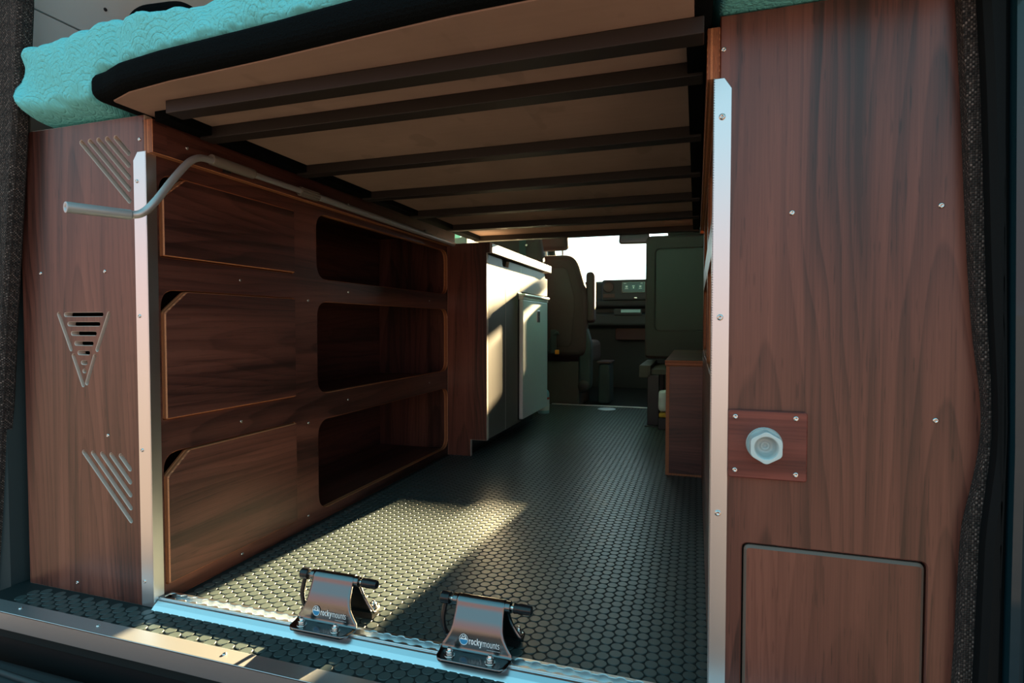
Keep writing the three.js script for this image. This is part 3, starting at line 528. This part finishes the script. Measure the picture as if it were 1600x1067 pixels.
// ------------------------------------------------------------------ kitchen cabinet, fridge, bench box
{
  const t = thing('kitchen_cabinet', 'kitchen cabinet with pale doors, walnut end panel and cream worktop', 'cabinet', [-1.05, 0, -1.83]);
  part('end_panel', uvs(panelZ(poly([[-0.968, 0], [-0.867, 0], [-0.867, 0.068], [-0.7965, 0.068], [-0.7965, 0.82], [-0.782, 0.82], [-0.782, 0.862], [-0.968, 0.862]]), -1.349, 0.018, 0.001), 'y', undefined, [0.3, 0.5]), [M.walnut, M.whiteEdge], t);
  part('carcass', uvs(rbox(-1.31, -0.815, 0.07, 0.815, -2.31, -1.38, 0.001), 'y'), M.walnutFace, t);
  part('toe_kick', rbox(-0.9, -0.88, 0, 0.07, -2.3, -1.35, 0.001), M.black, t);
  const D = (pts) => panelX(poly(pts), -0.813, 0.0165, 0.001);
  part('door', D([[1.3505, 0.072], [1.5655, 0.072], [1.5655, 0.786], [1.532, 0.786], [1.516, 0.815], [1.3505, 0.815]]), [M.laminate, M.whiteEdge], t);
  part('door', D([[1.5685, 0.072], [1.7945, 0.072], [1.7945, 0.815], [1.622, 0.815], [1.606, 0.786], [1.5685, 0.786]]), [M.laminate, M.whiteEdge], t);
  part('door', D([[1.7975, 0.69], [2.3, 0.69], [2.3, 0.786], [2.25, 0.786], [2.235, 0.815], [1.7975, 0.815]]), [M.laminate, M.whiteEdge], t);
  part('pull_recess', rbox(-0.8155, -0.8142, 0.77, 0.818, -1.65, -1.5, 0.0004), M.black, t);
  part('pull_recess', rbox(-0.8155, -0.8142, 0.77, 0.818, -2.3, -2.2, 0.0004), M.black, t);
  part('worktop', panelY(poly([[-1.315, 1.379], [-0.966, 1.379], [-0.966, 1.3495], [-0.779, 1.3495], [-0.779, 2.325], [-1.315, 2.325]]), 0.821, 0.0395, 0.002), M.counter, t);
}
{
  const t = thing('fridge', 'small silver fridge door with white top lip set into the kitchen cabinet', 'fridge', [-0.9, 0.09, -1.98]);
  part('housing', rbox(-0.814, -0.794, 0.085, 0.685, -2.22, -1.745, 0.003), M.black, t);
  part('door', rbox(-0.793, -0.7725, 0.088, 0.652, -2.212, -1.752, 0.005, 3), M.fridge, t);
  part('top_lip', merge(rbox(-0.795, -0.76, 0.6655, 0.679, -2.216, -1.748, 0.005, 3), rbox(-0.795, -0.77, 0.652, 0.666, -2.214, -1.75, 0.002)), M.fridgeLid, t);
  const l = part('latch', rbox(-0.7735, -0.769, 0.545, 0.605, -2.045, -1.995, 0.0015), M.steel, t);
  part('keyhole', rbox(-0.77, -0.7685, 0.55, 0.575, -2.035, -2.005, 0.0005), M.black, l);
}
{
  const t = thing('bottle', 'small bottle with red and white label on the floor past the fridge', 'bottle', [-0.87, 0.0, -2.5]);
  part('bottle_body', lathe([[0, 0], [0.032, 0], [0.035, 0.004], [0.035, 0.12], [0.03, 0.135], [0.014, 0.15], [0.013, 0.165]], 'y', [-0.87, 0.001, -2.5], 20), S({ color: new THREE.Color(0.3, 0.55, 0.65), roughness: 0.3 }), t);
  part('label', lathe([[0.0353, 0.02], [0.0356, 0.021], [0.0356, 0.085], [0.0353, 0.086]], 'y', [-0.87, 0.001, -2.5], 20), S({ color: new THREE.Color(0.75, 0.75, 0.78), roughness: 0.5 }), t);
  part('label_band', lathe([[0.0358, 0.086], [0.036, 0.087], [0.036, 0.098], [0.0358, 0.099]], 'y', [-0.87, 0.001, -2.5], 20), S({ color: new THREE.Color(0.5, 0.05, 0.04), roughness: 0.5 }), t);
  part('cap', lathe([[0.015, 0], [0.016, 0.002], [0.016, 0.022], [0.013, 0.025], [0, 0.025]], 'y', [-0.87, 0.162, -2.5], 16), M.fridgeLid, t);
}
{
  const t = thing('bench_box', 'low walnut bench box with plywood edges beside the floor aisle', 'bench', [0.1, 0, -1.7]);
  part('front_panel', uvs(panelZ(rect(-0.0985, 0.34, 0.0, 0.388), -1.296, 0.016, 0.001), 'x', undefined, [0.1, 0.2]), [M.walnutFace, M.edge], t);
  part('edge_band', merge(rbox(-0.1005, -0.0885, 0.0, 0.388, -1.2805, -1.2785, 0.0005), rbox(-0.0885, 0.34, 0.0, 0.008, -1.2805, -1.2785, 0.0005)), M.ply, t, 'lighter wood edging');
  part('side_panel', uvs(panelX(rect(1.296, 2.1, 0, 0.388), -0.0985, 0.016, 0.001), 'z', 'x'), FACE, t);
  part('lid', uvs(panelY(rect(-0.104, 0.34, 1.275, 2.12), 0.389, 0.02, 0.0015), 'x', 'y'), [M.walnutFace, M.ply], t);
}
// ------------------------------------------------------------------ seats
const softSlab = (pts, z0, t, bev, seg = 6) => { const g = new THREE.ExtrudeGeometry(rpoly(pts), { depth: t - 2 * bev, bevelEnabled: true, bevelThickness: bev, bevelSize: bev, bevelOffset: -bev, bevelSegments: 5, curveSegments: seg }); g.translate(0, 0, z0 + bev); return g; };
{
  const t = thing('passenger_seat', 'black rear passenger seat, its flat back panel toward the floor aisle', 'seat', [0.02, 0, -2.6]);
  const br = part('backrest', softSlab([[-0.288, 0.335, 0.03], [0.34, 0.335, 0.03], [0.32, 1.05, 0.05], [-0.284, 1.05, 0.03]], -2.73, 0.12, 0.02), M.seat, t);
  part('back_panel', (() => { const s = rpoly([[-0.284, 0.345, 0.02], [0.33, 0.345, 0.02], [0.32, 1.04, 0.03], [-0.28, 1.04, 0.03]]); s.holes.push(rpoly([[-0.228, 0.5, 0.03], [0.27, 0.5, 0.03], [0.27, 0.97, 0.03], [-0.228, 0.97, 0.03]], THREE.Path)); return panelZ(s, -2.614, 0.014, 0.006, 6); })(), M.seat, br, 'raised border of the back shell');
  part('inset_panel', softSlab([[-0.226, 0.502, 0.03], [0.268, 0.502, 0.03], [0.268, 0.968, 0.03], [-0.226, 0.968, 0.03]], -2.619, 0.01, 0.003), M.seatPanel, br, 'smooth dark inset of the seat back');
  part('headrest', softSlab([[-0.165, 1.044, 0.02], [0.15, 1.044, 0.02], [0.14, 1.24, 0.05], [-0.15, 1.24, 0.05]], -2.7, 0.1, 0.03), M.seat, t);
  for (const x of [-0.07, 0.07]) part('headrest_post', lathe([[0.007, 1.0], [0.007, 1.09]], 'y', [x, 0, -2.66], 12), M.steel, t);
  part('seat_cushion', softSlab([[-0.26, 0.34, 0.03], [0.3, 0.34, 0.03], [0.3, 0.46, 0.05], [-0.26, 0.46, 0.05]], -3.15, 0.45, 0.03), M.seat, t);
  part('base_beam', merge(rbox(-0.285, -0.225, 0.255, 0.32, -2.75, -2.25, 0.004), rbox(-0.225, 0.28, 0.272, 0.3, -2.75, -2.26, 0.003)), M.pedestal, t, 'brown cross beam under the seat');
  for (const x of [-0.242, 0.2]) part('leg', merge(rbox(x, x + 0.06, 0.006, 0.272, -2.3, -2.25, 0.004), rbox(x, x + 0.06, 0.006, 0.272, -2.8, -2.75, 0.004), rbox(x - 0.01, x + 0.08, 0.0005, 0.008, -2.85, -2.22, 0.002)), M.black, t);
  part('lower_rail', rbox(-0.181, 0.198, 0.0005, 0.0615, -2.36, -2.16, 0.004), M.black, t);
  for (const x of [-0.08, 0.02]) part('adjuster', lathe([[0.012, 0], [0.012, 0.02], [0.006, 0.03], [0, 0.03]], 'y', [x - 0.06, 0.301, -2.3], 10), M.steel, t);
}
{
  const w = shade(new THREE.Mesh(new THREE.CapsuleGeometry(0.028, 0.05, 6, 14), M.bag)); w.name = numbered('bag'); w.scale.set(0.9, 1, 0.8); w.position.set(-0.158, 0.136, -2.215); w.userData = { label: 'small white bag tucked under the passenger seat by its leg', category: 'bag' };
  const p = w.geometry.attributes.position; for (let i = 0; i < p.count; i++) { const k = 1 + 0.18 * (vn(p.getX(i) * 90 + 9, p.getY(i) * 70 + 9, 5) - 0.5); p.setXYZ(i, p.getX(i) * k, p.getY(i) * k + (p.getY(i) > 0.03 ? 0.012 : 0), p.getZ(i) * k); } w.geometry.computeVertexNormals(); scene.add(w);
  const s = shade(new THREE.Mesh(uvs(rbox(-0.178, -0.1, 0.062, 0.082, -2.33, -2.17, 0.006, 3), 'x'), M.yellow)); s.name = numbered('strap'); s.userData = { label: 'rolled yellow strap lying under the passenger seat', category: 'strap' }; scene.add(s);
}
{
  const t = thing('driver_seat', 'dark grey driver seat at the front with folded armrest and headrest', 'seat', [-0.93, -0.03, -3.15]);
  const br = part('backrest', softSlab([[-1.15, 0.32, 0.06], [-0.7, 0.32, 0.06], [-0.69, 0.72, 0.1], [-0.77, 1.0, 0.08], [-1.08, 1.0, 0.08], [-1.16, 0.72, 0.1]], -3.06, 0.14, 0.045), M.seat, t);
  part('back_shell', softSlab([[-1.08, 0.38, 0.04], [-0.79, 0.38, 0.04], [-0.76, 0.7, 0.06], [-0.82, 0.92, 0.05], [-1.03, 0.92, 0.05], [-1.1, 0.7, 0.06]], -2.945, 0.03, 0.012), M.seatPanel, br);
  part('headrest', softSlab([[-1.07, 1.035, 0.04], [-0.825, 1.035, 0.04], [-0.835, 1.22, 0.06], [-1.05, 1.22, 0.06]], -3.04, 0.1, 0.035), M.seat, t);
  for (const x of [-0.98, -0.868]) part('headrest_post', lathe([[0.007, 0.98], [0.007, 1.06]], 'y', [x, 0, -2.99], 12), M.steel, t);
  part('seat_cushion', softSlab([[-1.17, 0.26, 0.04], [-0.69, 0.26, 0.04], [-0.69, 0.42, 0.05], [-1.17, 0.42, 0.05]], -3.55, 0.52, 0.035), M.seat, t);
  part('pedestal', rbox(-1.12, -0.752, -0.029, 0.283, -3.4, -3.0, 0.012, 3), M.pedestal, t, 'brown seat base box');
  const sc = part('side_cover', softSlab([[-0.752, 0.06, 0.04], [-0.667, 0.1, 0.04], [-0.665, 0.4, 0.04], [-0.70, 0.52, 0.03], [-0.752, 0.42, 0.04]], -3.06, 0.1, 0.02), M.cabTrim, t);
  part('adjuster_wheel', lathe([[0, 0], [0.04, 0], [0.042, 0.004], [0.04, 0.012], [0.02, 0.016], [0, 0.016]], 'z', [-0.712, 0.12, -2.962], 20), M.black, sc);
  part('armrest', softSlab([[-0.705, 0.545, 0.028], [-0.648, 0.545, 0.028], [-0.648, 0.885, 0.028], [-0.705, 0.885, 0.028]], -3.06, 0.09, 0.02), M.seatPanel, t, 'folded up armrest');
  const bk = part('buckle', rbox(-0.93, -0.89, 0.34, 0.5, -2.93, -2.9, 0.008, 3), M.cabTrim, t); part('release_button', rbox(-0.895, -0.87, 0.335, 0.365, -2.91, -2.888, 0.004), M.orange, bk, 'orange button');
  part('lever', tube([[-0.95, 0.36, -2.93], [-0.93, 0.43, -2.92], [-0.9, 0.47, -2.91], [-0.875, 0.48, -2.905]], 0.014, 14, 10), M.cabTrim, t);
}
{ const t = thing('storage_bin', 'dark low bin on the cab floor between seats', 'bin', [-0.62, -0.03, -3.3]); part('bin_body', softSlab([[-0.665, -0.0295, 0.02], [-0.575, -0.0295, 0.02], [-0.58, 0.26, 0.03], [-0.66, 0.26, 0.03]], -3.42, 0.2, 0.015), M.cabTrim, t); part('lid', rbox(-0.668, -0.572, 0.258, 0.272, -3.43, -3.21, 0.005), M.seat, t); }
{ // seat belt pillar behind the worktop
  const t = thing('belt_pillar', 'dark cab door pillar trim with seat belt, behind the kitchen worktop', 'pillar trim', [-1.12, 0.0, -2.65]);
  part('pillar_trim', softSlab([[-1.3, 0.0, 0.02], [-0.905, 0.0, 0.05], [-0.9, 0.62, 0.08], [-0.925, 0.98, 0.06], [-0.99, 1.4, 0.05], [-1.3, 1.4, 0.02]], -2.75, 0.1, 0.03), M.seat, t);
  part('belt', panelZ(poly([[-1.06, 0.5], [-1.015, 0.5], [-1.03, 1.35], [-1.075, 1.35]]), -2.648, 0.003, 0.0005), M.cabTrim, t);
  part('belt_anchor', lathe([[0.012, 0], [0.012, 0.008], [0.006, 0.014], [0, 0.014]], 'z', [-1.02, 1.03, -2.645], 14), M.steel, t);
}
// ------------------------------------------------------------------ dashboard and mirror
const dashTex = (() => {
  const c = document.createElement('canvas'); c.width = 256; c.height = 128; const g = c.getContext('2d'); g.fillStyle = '#0c4a58'; g.fillRect(0, 0, 256, 128);
  g.fillStyle = '#10606c'; for (const x of [14, 94, 174]) g.fillRect(x, 30, 68, 70);
  g.fillStyle = '#bfe6ea'; for (const [x, y, w, h] of [[36, 44, 24, 24], [30, 78, 36, 8], [114, 44, 30, 10], [122, 60, 14, 22], [196, 44, 24, 24], [190, 78, 36, 8], [14, 10, 30, 8], [210, 10, 26, 8]]) g.fillRect(x, y, w, h);
  const t = new THREE.CanvasTexture(c); t.colorSpace = THREE.SRGBColorSpace; return t;
})();
{
  const t = thing('dashboard', 'dark dashboard with centre screen, air vent and open tray below windshield', 'dashboard', [-0.48, -0.03, -4.3]);
  const prof = rpoly([[4.3, -0.029], [4.2, 0.3, 0.03], [4.12, 0.5, 0.02], [4.02, 0.53, 0.02], [4.02, 0.62, 0.01], [4.1, 0.635, 0.01], [4.1, 0.67, 0.01], [4.0, 0.685, 0.02], [3.99, 0.73, 0.01], [4.03, 0.75, 0.01], [4.0, 0.885, 0.015], [4.05, 0.9, 0.02], [4.69, 0.91, 0.02], [4.69, -0.029]]);
  part('dash_body', panelX(prof, -1.32, 1.68, 0, 4), M.cabTrim, t);
  part('centre_stack', softSlab([[-0.76, 0.735, 0.02], [-0.3, 0.735, 0.02], [-0.3, 0.905, 0.02], [-0.755, 0.905, 0.025]], -4.05, 0.08, 0.012), M.cabTrim, t);
  const sc = part('screen', (() => { const g = rbox(-0.59, -0.4, 0.795, 0.886, -3.97, -3.966, 0.002); return g; })(), M.blackGloss, t);
  part('display', (() => { const g = new THREE.PlaneGeometry(0.178, 0.08); g.translate(-0.495, 0.841, -3.9655); return g; })(), S({ map: dashTex, roughness: 0.3 }), sc, 'teal display with pale icons');
  part('air_vent', lathe([[0.045, 0], [0.047, 0.006], [0.036, 0.008], [0.034, 0.002], [0, 0.002]], 'z', [-0.7, 0.845, -3.971], 20), M.black, t);
  part('air_vent', rbox(-0.745, -0.645, 0.755, 0.79, -3.972, -3.966, 0.006), M.black, t);
  part('emblem_badge', rbox(-0.49, -0.465, 0.748, 0.758, -3.971, -3.966, 0.002), M.steel, t);
  part('control_strip', rbox(-0.66, -0.43, 0.612, 0.665, -4.03, -4.0, 0.006), M.cabTrim, t); part('lit_tray', rbox(-0.6, -0.44, 0.632, 0.658, -4.0, -3.993, 0.003), S({ color: new THREE.Color(0.25, 0.6, 0.65), roughness: 0.25 }), t, 'pale teal panel in the tray');
  part('glovebox_lid', softSlab([[-0.66, 0.4, 0.02], [-0.3, 0.4, 0.02], [-0.3, 0.5, 0.02], [-0.66, 0.5, 0.02]], -4.15, 0.05, 0.012), M.seat, t);
}
{
  const t = thing('rear_view_mirror', 'rear-view mirror hanging at the windshield', 'mirror', [-0.5, 1.26, -4.05]);
  part('mirror_housing', softSlab([[-0.63, 1.21, 0.03], [-0.37, 1.205, 0.03], [-0.38, 1.31, 0.03], [-0.62, 1.31, 0.03]], -4.09, 0.05, 0.015), M.black, t);
  part('mirror_glass', panelZ(rpoly([[-0.618, 1.222, 0.025], [-0.382, 1.218, 0.025], [-0.39, 1.298, 0.025], [-0.61, 1.298, 0.025]]), -4.041, 0.003, 0.0008), S({ color: new THREE.Color(0.2, 0.22, 0.22), metalness: 1, roughness: 0.08 }), t);
  part('stem', tube([[-0.5, 1.28, -4.09], [-0.5, 1.36, -4.2], [-0.5, 1.42, -4.37]], 0.012, 12, 10), M.black, t);
}
{
  const g = lathe([[0, 0], [0.055, 0], [0.058, 0.002], [0.055, 0.0045], [0.02, 0.0045], [0.018, 0.0035], [0, 0.0035]], 'y', [-0.53, 0.002, -2.76], 28);
  const o = shade(new THREE.Mesh(g, M.aluDull)); o.name = numbered('floor_cap'); o.userData = { label: 'round pale metal cap lying in the rubber floor before the cab', category: 'floor cap' }; scene.add(o);
}
renderer.render(scene, camera);
